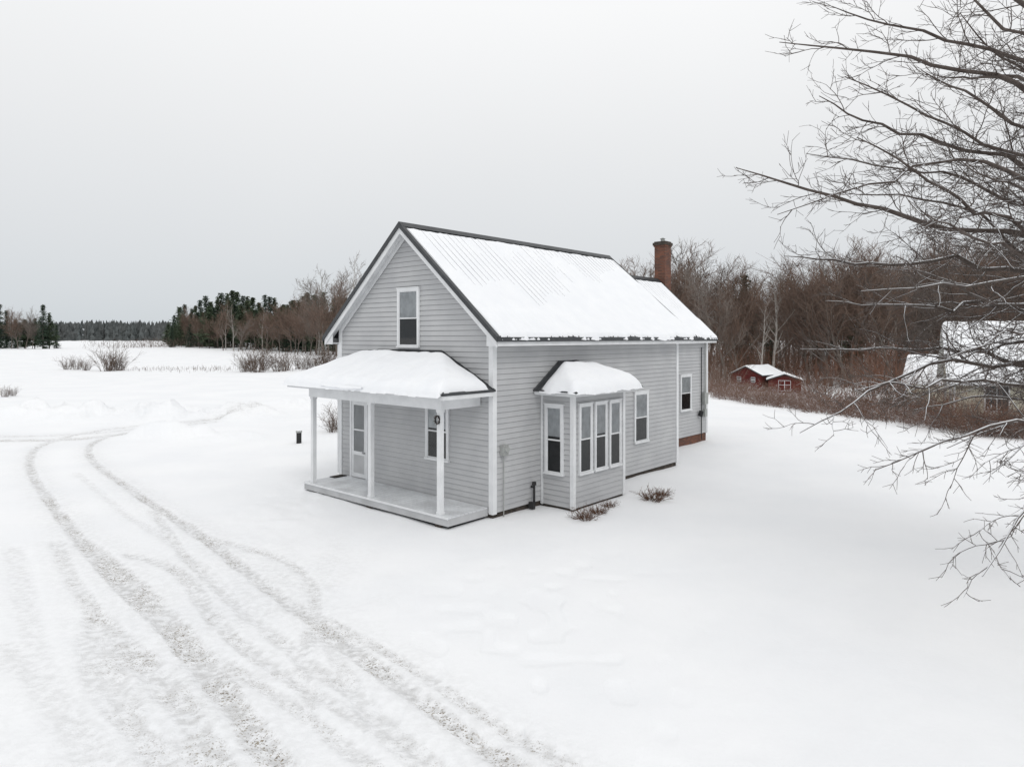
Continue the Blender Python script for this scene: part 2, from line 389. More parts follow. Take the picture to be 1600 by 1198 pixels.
# roof
def ribbed(mb, x0, x1, y0, y1, zr, sl, th=.05):
    xm = (x0+x1)/2
    for xe in (x0, x1):
        ze = zr-abs(xe-xm)*sl
        mb.prism([(xm,y0,zr),(xe,y0,ze),(xe,y0,ze-th),(xm,y0,zr-th)], (0,y1-y0,0), METAL)
        y = y0+.115
        while y < y1-.05:
            mb.prism([(xm,y-.018,zr-.005),(xm,y-.004,zr+.028),(xm,y+.004,zr+.028),(xm,y+.018,zr-.005)], (xe-xm,0,ze-zr), METAL); y += .23
rm = MB()
ribbed(rm, -6.42, .42, -.30, 9.42, RZ, SL)
ribbed(rm, WX0-.33, WX1+.33, 9.43, 15.08, WR, WSL)
for (y0,y1,xm,zr,sl) in ((-.32,9.44,-3,RZ,SL),(9.45,15.1,-4.2,WR,WSL)):
    rm.prism([(xm-.14,y0,zr-.14*sl+.032),(xm,y0,zr+.045),(xm+.14,y0,zr-.14*sl+.032),(xm,y0,zr+.01)], (0,y1-y0,0), METAL)
rake(rm, -.33, -.301, -6.43, .43, RZ, SL, -.10, .028, METAL); rake(rm, -.30, -.22, -6.43, .43, RZ, SL, .002, .028, METAL)
rake(rm, 9.421, 9.45, -6.43, .43, RZ, SL, -.11, .03, METAL); rake(rm, 15.081, 15.11, WX0-.34, WX1+.34, WR, WSL, -.11, .03, METAL)
rm.box(.425,.438,-.30,9.42,4.10,4.205,METAL); rm.box(-6.438,-6.425,-.30,9.42,4.09,4.205,METAL)
rm.box(WX1+.335,WX1+.347,9.45,15.08,4.06,4.175,METAL)
roof = rm.obj('roof', house, 'ribbed charcoal metal gable roof')

def roof_snow(xm, zr, sl, half, y0, y1, side, seed, k=1.0):
    ls = half
    s = np.linspace(0, 1, 150); yy = np.linspace(y0, y1, int((y1-y0)/.017))
    Yg, S = np.meshgrid(yy, s)
    top = .15+.03*fbm(Yg/.5, S*0, seed, 2)+.03*vn(Yg/.12, S*0, seed+3)
    bot = ls-.01+.09*fbm(Yg/.45, S*0, seed+5, 4)+.03*vn(Yg/.08, S*0, seed+6)
    Xd = top+(bot-top)*S
    de = np.minimum(np.minimum((Xd-top)*2, (bot-Xd)*1.0), np.minimum(Yg-y0, y1-Yg)*1.4)
    q = np.clip(de/.05, 0, 1); edge = np.sqrt(np.clip(1-(1-q)**2, 0, 1))
    dn = Xd/ls + .38*ss(4.0, 9, Yg-y0)*k + .14*fbm(Yg/1.4, Xd/1.2, seed+20, 3)
    deep = ss(.70, .80, dn)
    ph = .30-.115 if zr > 7 else -9.43-.115
    rib = np.exp(-((((Yg+ph)/.23+.5) % 1 - .5)/.16)**2)
    # thin snow: only the sharp rib crests stand clear of it
    T = .0186+.0050*fbm(Yg/.6, Xd/1.1, seed+9, 3)+.004*ss(.45,.70,dn)+.003*rib
    T = T+deep*(.024+.02*ss(.75,1.,Xd/ls)+.035*fbm(Yg/.9, Xd/.7, seed+13, 4)+.004*rib)
    T = np.maximum(T, .010)
    Z = zr-Xd*sl+T*1.25*edge-.012*(1-edge)
    Z = Z-np.where(Xd > ls, .03, 0)
    return grid_obj('snow', xm+side*Xd, Yg, Z, SNOW, roof)
roof_snow(-3, RZ, SL, 3.42, -.215, 9.40, 1, 60)
roof_snow(-3, RZ, SL, 3.42, -.215, 9.40, -1, 70)
roof_snow(-4.2, WR, WSL, 2.73, 9.46, 15.05, 1, 80)
roof_snow(-4.2, WR, WSL, 2.73, 9.46, 15.05, -1, 90)
for o in [o for o in COL.objects if o.name.startswith('snow')]: o['label'] = 'thin white snow blanket with faint rib lines'

# chimney
ch = MB(); cx, cy = -4.15, 15.40
ch.box(cx-.26,cx+.26,cy-.26,cy+.26,-.5,8.16,BRICK)
ch.box(cx-.29,cx+.29,cy-.29,cy+.29,8.161,8.22,BRICK); ch.box(cx-.32,cx+.32,cy-.32,cy+.32,8.221,8.34,FND)
ch.prism([(cx-.27,cy-.27,8.341),(cx+.27,cy-.27,8.341),(cx+.27,cy+.27,8.341),(cx-.27,cy+.27,8.341)],(0,0,.05),FND)
ch.tube([(cx,cy,8.39),(cx,cy,8.50)],[.09,.09],12,GREYM,True); ch.tube([(cx,cy,8.52),(cx,cy,8.57)],[.13,.05],12,GREYM,True)
ch.obj('chimney', roof, 'red brick chimney with corbelled dark cap and metal flue')

# windows
def window(O, U, N, u0, u1, z0, z1, curt=.5, lab=None, c=.062):
    O = (O[0]+N[0]*.014, O[1]+N[1]*.014, O[2])
    fr = MB().basis(O,U,N)
    fr.box(u0, u1, 0, .055, z1-c, z1, TRIM); fr.box(u0-.015, u1+.015, 0, .075, z0, z0+.05, TRIM)
    fr.box(u0, u0+c, 0, .05, z0+.051, z1-c-.001, TRIM); fr.box(u1-c, u1, 0, .05, z0+.051, z1-c-.001, TRIM)
    fr.box(u0-.015,u1+.015,0,.07,z1+.001,z1+.022,TRIM)
    gl = MB().basis(O,U,N); cu = MB().basis(O,U,N)
    zb, ztp = z0+.051, z1-c; zm = (zb+ztp)/2; b0, b1 = u0+c, u1-c; w = b1-b0
    s = .03
    for (p,q,lo,hi) in ((zm-.018,ztp-.001,.022,.044),(zb+.001,zm+.016,.018,.034)):
        fr.box(b0+.001,b0+s,lo,hi,p,q,TRIM); fr.box(b1-s,b1-.001,lo,hi,p,q,TRIM)
        fr.box(b0+s+.001,b1-s-.001,lo,hi,p,p+s,TRIM); fr.box(b0+s+.001,b1-s-.001,lo,hi,q-s,q,TRIM)
    gl.poly([(b0+s,.030,zb+.025),(b1-s,.030,zb+.025),(b1-s,.030,ztp-.025),(b0+s,.030,ztp-.025)], GLASS)
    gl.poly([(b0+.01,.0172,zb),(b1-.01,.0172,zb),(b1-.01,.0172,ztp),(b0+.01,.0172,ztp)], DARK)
    zc = ztp-(ztp-zb)*curt; n = 14
    for j in range(n):
        ua = b0+.02+(w-.04)*j/n; ub = b0+.02+(w-.04)*(j+1)/n
        na, nb = (.019,.024) if j%2 else (.024,.019)
        cu.poly([(ua,na,zc),(ub,nb,zc),(ub,nb,ztp-.01),(ua,na,ztp-.01)], CURT)
    w_ = fr.obj('window', house, lab)
    gl.obj('glass', w_, fix=False); cu.obj('curtain', w_, fix=False)
FB = ((0,0,0),(1,0,0),(0,-1,0)); SB = ((0,0,0),(0,1,0),(1,0,0))
window(*FB, -3.38,-2.52,3.93,5.47,.5, lab='white framed double hung gable window')
window(*FB, -2.27,-1.43,1.15,2.62,.45)
window(*SB, 6.12,6.92,1.03,2.57,.5)
window((WX1,0,0),(0,1,0),(1,0,0), 12.45,13.35,1.33,2.75,.5)
# bay
BX, B0, B1 = 1.0, 1.75, 4.0
by = MB()
by.basis((0,B0,0),(1,0,0),(0,-1,0)); siding(by, ct(0), ct(BX), .08, 2.84)
by.basis((BX,B0,0),(0,1,0),(1,0,0)); siding(by, ct(0), ct(B1-B0), .08, 2.84)
by.basis((BX,B1,0),(-1,0,0),(0,1,0)); siding(by, ct(0), ct(BX), .08, 2.84)
by.basis((0,0,0),(1,0,0),(0,1,0))
by.box(.02,BX-.02,B0+.02,B1-.02,-.3,.078,FND)
for x,y in ((BX,B0),(BX,B1)):
    s = -1 if y == B0 else 1
    by.box(BX-.07,BX+.033, min(y-.07*s, y+.033*s), max(y-.07*s, y+.033*s), .07,2.78,TRIM)
by.box(.026,.09,B0-.033,B0-.002,.07,2.78,TRIM)
by.box(.03,BX+.24,B0-.26,B1+.26,2.79,2.81,TRIM)
by.box(.03,BX+.27,B0-.29,B1+.29,2.811,2.89,TRIM)
bay = by.obj('bay', house, 'projecting boxy bay with grey clapboard', fix=True)
window((0,B0,0),(1,0,0),(0,-1,0), .17,.74,.84,2.56,.45)
for k in range(3): window((BX,0,0),(0,1,0),(1,0,0), 1.94+k*.66,2.48+k*.66,.86,2.58,(.5,.46,.5)[k], 'narrow white framed bay window', .045)
br = MB(); ez, az = 2.90, 3.58; X1, Y0, Y1 = 1.32, 1.44, 4.40; ya, yb = 2.45, 3.2
A,B,C,D = (.027,Y0,ez),(X1,Y0,ez),(X1,Y1,ez),(.027,Y1,ez); E,G = (.027,ya,az),(.027,yb,az)
for p in ([A,B,E],[B,C,G,E],[C,D,G],[A,D,C,B],[A,E,G,D]): br.poly(p, METAL)
for a,b in ((B,E),(C,G),(A,B),(B,C),(C,D),(E,G),(A,E)): br.tube([a,b],[.026,.026],5,METAL,True)
bro = br.obj('bay_roof', bay, 'small dark metal hip roof over the bay')
def hip_snow(parent, xs, ys, zf, df, T, seed, w=.05, r=.16):
    Xg, Yg = np.meshgrid(xs, ys)
    d = df(Xg, Yg)+w*fbm(Xg/.4, Yg/.4, seed, 2)
    q = np.clip(d/r, 0, 1); e = np.sqrt(1-(1-q)**2)
    t = T*(1+.25*fbm(Xg/.9, Yg/.9, seed+4, 2)+.15*fbm(Xg/.3,Yg/.3,seed+8,3))
    Z = zf(Xg, Yg)+t*e-.02
    return grid_obj('snow', Xg, Yg, Z, SNOW, parent, keep=(d > -.03))
def smin(a, b, k=.10):
    h = np.clip(.5+.5*(b-a)/k, 0, 1); return b*(1-h)+a*h-k*h*(1-h)
s1 = (az-ez)/(X1-.027); s2 = (az-ez)/(ya-Y0); s3 = (az-ez)/(Y1-yb)
zf = lambda x,y: np.minimum(smin(smin(ez+(X1-x)*s1, ez+(y-Y0)*s2), ez+(Y1-y)*s3)+.02, az+.02)
df = lambda x,y: smin(smin(X1+.07-x, x-.24, .2), smin(Y1+.07-y, y-Y0+.05, .2), .2)
hip_snow(bro, np.linspace(.05,1.45,90), np.linspace(1.3,4.52,180), zf, df, .21, 100, .10, .28)

# porch
pd = MB(); DX0, DX1, DY = -5.82, -.12, -1.30
nb = 10
for k in range(nb):
    a = DY+(-.035-DY)*k/nb; b = DY+(-.035-DY)*(k+1)/nb-.012
    pd.box(DX0, DX1, a, b, .245, .28, DECK)
pd.box(DX0+.01, DX1-.01, DY+.01, DY+.04, .08, .243, SIDD); pd.box(DX1-.04, DX1-.01, DY+.041, -.03, .08, .243, SIDD); pd.box(DX0+.01, DX0+.04, DY+.041, -.03, .08, .243, SIDD)
pd.box(DX0-.01,DX1+.01,DY-.012,DY-.001,.235,.282,TRIM)
pd.box(DX0+.1,DX1-.1,DY+.12,-.04,-.3,.079,DARK)  # dark box painted in as the shadow gap beneath the deck
for fx in (-5.4,-3,-.5): pd.box(fx-.1,fx+.1,DY+.05,DY+.119,-.4,.079,FND)
deck = pd.obj('porch_deck', house, 'low grey painted porch floor dusted with snow')
for k, p in enumerate((-5.5,-2.97,-.47)):
    m = MB(); m.box(p-.055,p+.055,-1.255,-1.145,.281,2.60,TRIM); m.box(p-.068,p+.068,-1.268,-1.132,.281,.34,TRIM); m.box(p-.068,p+.068,-1.268,-1.132,2.54,2.601,TRIM)
    m.obj('post', deck, 'square white porch post')
pr = MB(); pez, paz = 2.98, 3.86; PX0, PX1, PY = -6.1, .1, -1.65
A,B,C,D = (PX0,PY,pez),(PX1,PY,pez),(PX1,-.027,pez),(PX0,-.027,pez); E,G = (-4.2,-.027,paz),(-1.7,-.027,paz)
for p in ([A,B,G,E],[B,C,G],[A,E,D],[A,D,C,B],[D,E,G,C]): pr.poly(p, METAL)
for a,b in ((A,E),(B,G),(A,B),(B,C),(D,A),(E,G),(C,G),(D,E)): pr.tube([a,b],[.026,.026],5,METAL,True)
proof = pr.obj('porch_roof', house, 'low dark metal hip roof over the porch')
pb = MB()
pb.box(PX0+.03,PX1-.03,PY+.03,-.037,2.90,2.945,TRIM)
pb.box(PX0+.01,PX1-.01,PY+.01,PY+.029,2.86,2.95,TRIM); pb.box(PX1-.029,PX1-.01,PY+.03,-.037,2.86,2.95,TRIM); pb.box(PX0+.01,PX0+.029,PY+.03,-.037,2.86,2.95,TRIM)
pb.box(-5.62,-.36,-1.27,-1.13,2.602,2.899,TRIM); pb.box(-.50,-.36,-1.129,-.037,2.602,2.899,TRIM); pb.box(-5.62,-5.48,-1.129,-.037,2.602,2.899,TRIM)
pb.obj('porch_beam', proof, 'white boxed beam and soffit')
zf = lambda x,y: smin(smin(pez+(y-PY)*.533, pez+(PX1-x)*.489, .06), pez+(x-PX0)*.463, .06)+.012
df = lambda x,y: np.minimum(smin(PX1-.07-x, x-PX0+.10, .1), smin(-.20-y, y-PY+.09, .1))
hip_snow(proof, np.linspace(-6.24,.2,260), np.linspace(-1.8,-.05,90), zf, df, .19, 120, .05, .2)
Xg = np.linspace(-4.3,-2.6,60); V = np.linspace(0,1,12); XG, VG = np.meshgrid(Xg, V)
drop = (.07+.06*fbm(XG/.3, XG*0, 130, 3))*np.sin((XG+4.3)/1.7*math.pi)
grid_obj('snow', XG, PY-.07-.05*np.sin(VG*3.1), pez+.05-VG*(drop+.06), SNOW, proof)

# door
FBD = ((0,-.012,0),(1,0,0),(0,-1,0))
dm = MB().basis(*FBD); u0,u1 = -5.47,-4.65
dm.box(u0,u0+.08,0,.05,.285,2.42,TRIM); dm.box(u1-.08,u1,0,.05,.285,2.42,TRIM); dm.box(u0,u1,0,.055,2.421,2.51,TRIM)
dm.box(u0+.082,u1-.082,.017,.035,.30,1.02,TRIM); dm.box(u0+.082,u0+.17,.017,.035,1.021,2.41,TRIM); dm.box(u1-.17,u1-.082,.017,.035,1.021,2.41,TRIM); dm.box(u0+.171,u1-.171,.017,.035,2.31,2.41,TRIM)
dm.box(u0+.171,u1-.171,.017,.033,1.60,1.64,TRIM); dm.box(u0+.17,u1-.17,.0355,.041,.42,.92,SIDD)
door = dm.obj('door', house, 'white storm door with tall glass')
dg = MB().basis(*FBD); dg.poly([(u0+.16,.028,1.02),(u1-.16,.028,1.02),(u1-.16,.028,2.33),(u0+.16,.028,2.33)],GLASS); dg.poly([(u0+.16,.018,1.02),(u1-.16,.018,1.02),(u1-.16,.018,2.33),(u0+.16,.018,2.33)],SIDD); dg.obj('glass', door, fix=False)
dh = MB().basis(*FBD); dh.tube([(u1-.125,.036,1.0),(u1-.125,.08,1.0)],[.012,.012],8,BLK,True); dh.tube([(u1-.125,.075,1.0),(u1-.215,.075,1.0)],[.011,.009],8,BLK,True); dh.obj('handle', door)

# utilities on walls
um = MB().basis(*SB)
um.box(.22,.40,.02,.13,1.45,1.70,GREYM); um.tube([(.31,.13,1.60),(.31,.19,1.60)],[.07,.065],14,GREYM,True); um.tube([(.31,.06,1.449),(.31,.06,.0)],[.012,.012],8,GREYM,True)
um.obj('electric_meter', house, 'small grey electric meter box with conduit')
gm = MB().basis(*SB)
gm.tube([(1.35,.12,-.05),(1.35,.12,.62)],[.03,.03],8,BLK,True); gm.tube([(1.35,.12,.55),(1.35,.02,.55)],[.025,.025],8,BLK,True); gm.tube([(1.35,.12,.60),(1.35,.12,.68)],[.055,.05],10,BLK,True); gm.box(1.22,1.31,.05,.18,.05,.20,BLK)
gm.obj('vent_pipe', house, 'black fill pipe beside the wall')
sm = MB().basis((WX1,0,0),(0,1,0),(1,0,0))
sm.tube([(14.45,.10,1.2),(14.45,.10,4.0),(14.45,.35,4.25)],[.03,.03,.03],8,GREYM,True); sm.box(14.3,14.6,.02,.16,1.5,1.95,GREYM); sm.box(14.35,14.55,.02,.14,1.0,1.3,GREYM)
sm.tube([(14.2,.06,.1),(14.2,.06,3.8)],[.018,.018],6,BLK,True)
sm.tube([(14.0,.10,1.05+.0),(14.0,.16,1.25)],[.09,.09],12,BLK,True)
sm.obj('service_mast', house, 'grey electrical conduit and meter box')
ds = MB(); ds.box(-6.11,-6.05,-.03,.05,.3,4.0,TRIM); ds.obj('downspout', house)
# wreath hung on post
wr = MB()
n = 16; c0 = (-.47,-1.285,2.38)
pts = [(c0[0]+.07*math.cos(2*math.pi*i/n), c0[1], c0[2]+.085*math.sin(2*math.pi*i/n)) for i in range(n+1)]
for i in range(n): wr.tube([pts[i],pts[i+1]],[.012+.010*R.random()]*2,5,BLK,True)
for i in range(40):
    a = R.random()*6.28; p = (c0[0]+.07*math.cos(a), c0[1]-.01, c0[2]+.085*math.sin(a)); wr.tube([p,(p[0]+R.uniform(-.04,.04),p[1]-.03,p[2]+R.uniform(-.04,.04))],[.01,.003],3,TWIG)
wo = wr.obj('wreath', None, None); wo.matrix_world = Matrix.Translation(house.location) @ Matrix.Rotation(ang,4,'Z')
wo['label'] = 'small dark wreath hanging on a white porch post'; wo['category'] = 'wreath'
mt = MB(); mt.box(-5.80,-5.55,-.50,-.10,.283,.30,BLK); mt.box(-5.77,-5.58,-.46,-.14,.301,.306,FND)
mo = mt.obj('doormat', None, None); mo.matrix_world = wo.matrix_world.copy(); mo['label'] = 'dark doormat on the porch floor by the door'; mo['category'] = 'doormat'

# well casing
wc = MB(); wx, wy = gp(467,692); wz = hz(wx,wy)
wc.tube([(0,0,-.2),(0,0,.42)],[.10,.10],16,BLK,True); wc.tube([(0,0,.42),(0,0,.50)],[.125,.12],16,GREYM,True); wc.tube([(0,0,.50),(0,0,.55)],[.11,.02],16,SNOW,True)
o = wc.obj('well_casing'); o.location = (wx,wy,wz); o['label'] = 'short black well pipe with grey cap in snow'; o['category'] = 'well casing'

# ---------------------------------------------------------------- vegetation generators
def nrm(v):
    l = math.sqrt(v[0]**2+v[1]**2+v[2]**2) or 1; return (v[0]/l, v[1]/l, v[2]/l)
def child_dir(d, ang, up=0, rr=R, phi=None):
    d = nrm(d)
    a = nrm((-d[1], d[0], 0.001)) if abs(d[2]) < .95 else (1,0,0)
    b = (d[1]*a[2]-d[2]*a[1], d[2]*a[0]-d[0]*a[2], d[0]*a[1]-d[1]*a[0])
    if phi is None: phi = rr.random()*2*math.pi
    c, s = math.cos(phi), math.sin(phi); k = math.sin(ang); q = math.cos(ang)
    return nrm((d[0]*q+k*(a[0]*c+b[0]*s), d[1]*q+k*(a[1]*c+b[1]*s), d[2]*q+k*(a[2]*c+b[2]*s)+up))
def line(p, d, L, n, wob, trop, rr=R):
    pts = [p]; st = L/n
    for i in range(n):
        d = nrm((d[0]+rr.uniform(-wob,wob), d[1]+rr.uniform(-wob,wob), d[2]+rr.uniform(-wob,wob)+trop))
        p = (p[0]+d[0]*st, p[1]+d[1]*st, p[2]+d[2]*st); pts.append(p)
    return pts
def at(pts, t):
    f = t*(len(pts)-1); i = min(int(f), len(pts)-2); f -= i; a, b = pts[i], pts[i+1]
    return (a[0]+(b[0]-a[0])*f, a[1]+(b[1]-a[1])*f, a[2]+(b[2]-a[2])*f), nrm((b[0]-a[0], b[1]-a[1], b[2]-a[2]))

def bare_tree(Ht, seed, bark, twig, spread=.34, dens=1.0, tw=.02, fork=0):
    rr = random.Random(seed); tk = MB(); cr = MB()
    r0 = Ht*.0095
    tp = line((0,0,-.3), (0,0,1), Ht*(.60 if fork else .84), 9, .10, .05, rr)
    tk.tube(tp, [r0*(1-.85*(i/9))+.01 for i in range(10)], 6, bark)
    nl = int(20*dens)
    for i in range(nl):
        t = .28+.71*(i+rr.random())/nl
        p, d = at(tp, t); LL = Ht*spread*(1.2-t*.7)*rr.uniform(.6,1.2)
        if fork and t > .7: LL *= 1.35
        dd = child_dir(d, rr.uniform(.45,1.05), .12, rr); lp = line(p, dd, LL, 5, .18, .09, rr); rl = r0*(1-t*.8)*.5
        cr.tube(lp, [rl*(1-.16*j)+tw*.3 for j in range(6)], 4, bark)
        ns = int((6+LL*1.7)*dens)
        for j in range(ns):
            q, e = at(lp, .15+.85*(j+rr.random())/ns); L2 = LL*rr.uniform(.25,.55)
            sp = line(q, child_dir(e, rr.uniform(.4,1.0), .10, rr), L2, 3, .2, .06, rr)
            cr.tube(sp, [tw*1.2, tw*1.0, tw*.75, tw*.4], 3, twig)
            for k in range(int(7*dens)):
                q2, e2 = at(sp, .15+.85*rr.random())
                s2 = line(q2, child_dir(e2, rr.uniform(.4,.95), .06, rr), L2*rr.uniform(.3,.65), 2, .2, .04, rr)
                cr.tube(s2, [tw*.75, tw*.55, tw*.3], 3, twig)
    return tk.mesh('trunk', fix=False), cr.mesh('crown', fix=False)
def conifer(Ht, seed, m, rad=.2, gap=.0, low=.04, size=.5):
    rr = random.Random(seed); tk = MB(); cr = MB()
    tk.tube([(0,0,-.3),(0,0,Ht*.5),(0,0,Ht)], [Ht*.014, Ht*.009, .02], 6, BARKF)
    n = int(Ht*1.8)
    for i in range(n):
        t = low+(1-low)*i/n; z = Ht*t; Rm = Ht*rad*((1-t)**.75)*rr.uniform(.75,1.15)+.12
        if gap: Rm = Ht*rad*(math.sin(min(1,(1-t)*1.15)*math.pi*.5)**1.0)*rr.uniform(.6,1.2)+.15
        for k in range(rr.randint(6,10)):
            if rr.random() < gap: continue
            a = rr.random()*6.283; Rb = Rm*rr.uniform(.65,1.15); m_ = max(2, int(Rb/.42)); dr = -.25 if not gap else .02
            for j in range(m_+1):
                f = (j+.6)/(m_+1); cx_ = Rb*f*math.cos(a); cy_ = Rb*f*math.sin(a); cz = z+dr*Rb*f+(.15*Rb*f*f)
                for q in range(5):
                    sz = size*rr.uniform(.5,1.1); c = (cx_+rr.gauss(0,.18), cy_+rr.gauss(0,.18), cz+rr.gauss(0,.14))
                    b = rr.random()*6.283; tz = rr.uniform(-.6,.4)
                    cr.poly([c,(c[0]+sz*math.cos(b),c[1]+sz*math.sin(b),c[2]+sz*tz),(c[0]+sz*.55*math.cos(b+1.0),c[1]+sz*.55*math.sin(b+1.0),c[2]+sz*rr.uniform(-.5,.4))], m)
    return tk.mesh('trunk', fix=False), cr.mesh('crown', fix=False)
def place(name, tpl, pos, sc, rot, label, cat, group, wide=1):
    e = mk(name, None, None, label, cat, group); e.location = pos; e.rotation_euler = (0,0,rot); e.scale = (sc*R.uniform(.9,1.1)*wide,)*2+(sc,)
    for nm, me in zip(('trunk','crown'), tpl): mk(nm, me, e)
    return e

TB = [bare_tree(13, 100+i, BARKF, WOODS if i%3 else WOODS2, spread=.36+.05*(i%3), dens=.95, tw=.017, fork=i%2) for i in range(8)]
TBI = bare_tree(14, 300, BIRCH, WOODS2, .24, .7, .018)
TC = [conifer(16, 200, GREEN, .19), conifer(14, 201, GREEN, .22), conifer(18, 202, GREEN2, .19, .2, .16, .7), conifer(17, 203, GREEN2, .23, .22, .12, .7), conifer(15, 204, GREEN2, .26, .2, .08, .7)]
TH = [16,14,18,17,15]

rw = random.Random(5)
def put(px_, d, ht, tpl, base, name, label, cat, group, wide=1):
    X = (px_-800)/F*d; place(name, tpl, (X, d, hz(X,d)-.1), ht/base, rw.random()*6.28, label, cat, group, wide)
LC = 'dark green conifer at the edge of a snowy field'; LB = 'leafless grey brown tree at the edge of a wood'
for i in range(68):   # mid-left wood
    x = 260+286*(i+rw.random())/68; front = i % 2
    d = (212 if front else 240)+rw.uniform(-12,14)-(x-262)*.22
    top = np.interp(x, [255,275,300,345,370,430,480,545],[500,486,472,462,456,462,458,458])+rw.uniform(-8,16)+(14 if front else 0)
    if x > 490 and rw.random() < .5: continue
    ht = H-(top-HY)/F*d-1.1
    j = rw.choice([0,1,0,2,3,2,4]) if x < 480 else rw.choice([2,3,4]); put(x, d, ht, TC[j], TH[j], 'conifer_tree', LC, 'conifer tree', 'conifers beyond the field', 1.05)
for i in range(36):
    x = 275+278*((i+rw.random())/36)**.72; d = 200+rw.uniform(-10,14)-(x-262)*.24
    ht = rw.uniform(9,15)*(.9 if x < 470 else 1.3); put(x, d, ht, TBI if rw.random() < .2 else TB[rw.randrange(8)], 13, 'bare_tree', LB, 'tree', 'bare trees beyond the field')
for x, top in ((-14,470),(-2,474),(10,484),(24,498),(38,498),(54,496),(67,475),(77,488),(88,506),(-30,465)):
    d = 195+rw.uniform(-8,8); j = rw.choice([0,1,4,3]); put(x, d, H-(top-HY)/F*d-.9, TC[j], TH[j], 'conifer_tree', LC, 'conifer tree', 'conifers beyond the field', 1.1)
for x in (18,28,40,50): put(x, 190, rw.uniform(10,13), TB[rw.randrange(8)], 13, 'bare_tree', LB, 'tree', 'bare trees beyond the field')
for i in range(100):
    x = 985+720*(i+rw.random())/100; d = rw.uniform(74,128)
    if x < 1110: d = rw.uniform(84,118)
    top = np.interp(x,[985,1040,1080,1120,1165,1200,1300,1600,1750],[420,395,374,380,420,396,384,368,362])+rw.uniform(-8,66)*rw.random()**.6
    X = (x-800)/F*d; ht = H-(top-HY)/F*d-hz(X,d)
    put(x, d, ht, TBI if rw.random() < .15 else TB[rw.randrange(8)], 13, 'bare_tree', 'leafless brown tree in a dense winter wood', 'tree', 'bare trees in the hillside wood', rw.uniform(.95,1.35))
for x, top, d in ((1163,425,112),(1330,470,100),(1420,440,118),(1205,480,98),(1500,450,115),(1150,462,104),(1280,450,110),(1460,470,100),(1550,460,104)):
    X = (x-800)/F*d; j = rw.choice([0,1,2]); put(x, d, H-(top-HY)/F*d-hz(X,d), TC[j], TH[j], 'conifer_tree', 'dark green conifer inside a bare winter wood', 'conifer tree', 'conifers in the hillside wood')

def thicket(name, n, xr, yr, zmax, mat_, wid, ln, seed, label):
    g = np.random.default_rng(seed); X = g.uniform(*xr, n); Y = g.uniform(*yr, n)
    hh = .7+.6*vn(X/7, Y/7, seed)
    Z = base_h(X, Y)+g.random(n)**1.4*zmax*hh
    a = g.uniform(0, 6.283, n); tl = g.normal(0, .8, n); l_ = g.uniform(.5, 1.2, n)*ln
    dx = np.cos(a)*np.sin(tl)*l_; dy = np.sin(a)*np.sin(tl)*l_; dz = np.cos(tl)*l_
    b = g.uniform(0, 6.283, n); w = wid*g.uniform(.5,1.3,n)
    P0 = np.stack([X-w*np.cos(b), Y-w*np.sin(b), Z], 1); P1 = np.stack([X+w*np.cos(b), Y+w*np.sin(b), Z], 1); P2 = np.stack([X+dx, Y+dy, Z+dz], 1)
    v = np.stack([P0,P1,P2],1).reshape(-1,3); me = bpy.data.meshes.new(name)
    me.from_pydata(v.tolist(), [], np.arange(3*n).reshape(-1,3).tolist()); me.materials.append(mat_); me.update()
    mk(name, me, None, label, kind='stuff')
thicket('woods', 60000, (10,125), (118,160), 11.0, WOODS, .045, 1.8, 1, 'dense brown leafless woodland mass')
thicket('undergrowth', 26000, (16,90), (74,118), 3.6, RUSSET, .020, 1.4, 2, 'tangled brown undergrowth beneath bare trees')
thicket('undergrowth', 6000, (-118,-42), (185,225), 2.2, FIELDB, .04, 1.2, 3, 'tangled brown undergrowth along the field edge')
def far_wood():
    g = random.Random(9); mb = MB()
    for i in range(3600):
        d = g.uniform(540,760); x = g.uniform(-.95*d, .5*d); z0 = .6; ht = (17.5+g.gauss(0,.8)+1.2*math.sin(x/37))*(d/640); r = ht*g.uniform(.12,.2)
        for k in range(7):
            a = g.random()*6.283; t = g.uniform(0,.8); zz = z0+ht*t; rr_ = r*(1.05-t*.7)
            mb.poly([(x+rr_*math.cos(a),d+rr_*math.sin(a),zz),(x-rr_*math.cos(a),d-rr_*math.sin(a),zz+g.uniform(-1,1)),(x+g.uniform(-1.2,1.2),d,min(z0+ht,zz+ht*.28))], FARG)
    return mk('distant_woods', mb.mesh('distant_woods', fix=False), None, 'hazy grey green conifer wood along the horizon', kind='stuff')
far_wood()

# shrubs
def shrub(seed, ht, n, m, r=.007, spread=.6, br_=.25, trop=-.05):
    rr = random.Random(seed); mb = MB()
    for i in range(n):
        a = rr.random()*6.283; b = rr.random()*br_*ht
        p = (b*math.cos(a), b*math.sin(a), -.1); d = nrm((math.cos(a)*spread*rr.random(), math.sin(a)*spread*rr.random(), 1))
        L_ = ht*rr.uniform(.45,1.15); s = line(p, d, L_, 4, .18, trop, rr); mb.tube(s, [r,r*.9,r*.7,r*.5,r*.3], 3, m)
        for k in range(6):
            q, e = at(s, rr.uniform(.25,.98)); t = line(q, child_dir(e, rr.uniform(.4,1), .05, rr), L_*rr.uniform(.15,.4), 2, .2, 0, rr); mb.tube(t, [r*.7,r*.5,r*.25], 3, m)
    return mb.mesh('shrub', fix=False)
SH = [shrub(400+i, 1.3, 75, BRAM, .009, 1.5, .6, -.12) for i in range(3)]
SF = [shrub(410+i, 2.2, 40, FIELDB, .014, .6, .2, .0) for i in range(3)]
SR = [shrub(420+i, 4.5, 36, (RUSSET, WOODS, RUSSET)[i], .015, .6, .25, .01) for i in range(3)]
rs = random.Random(3)
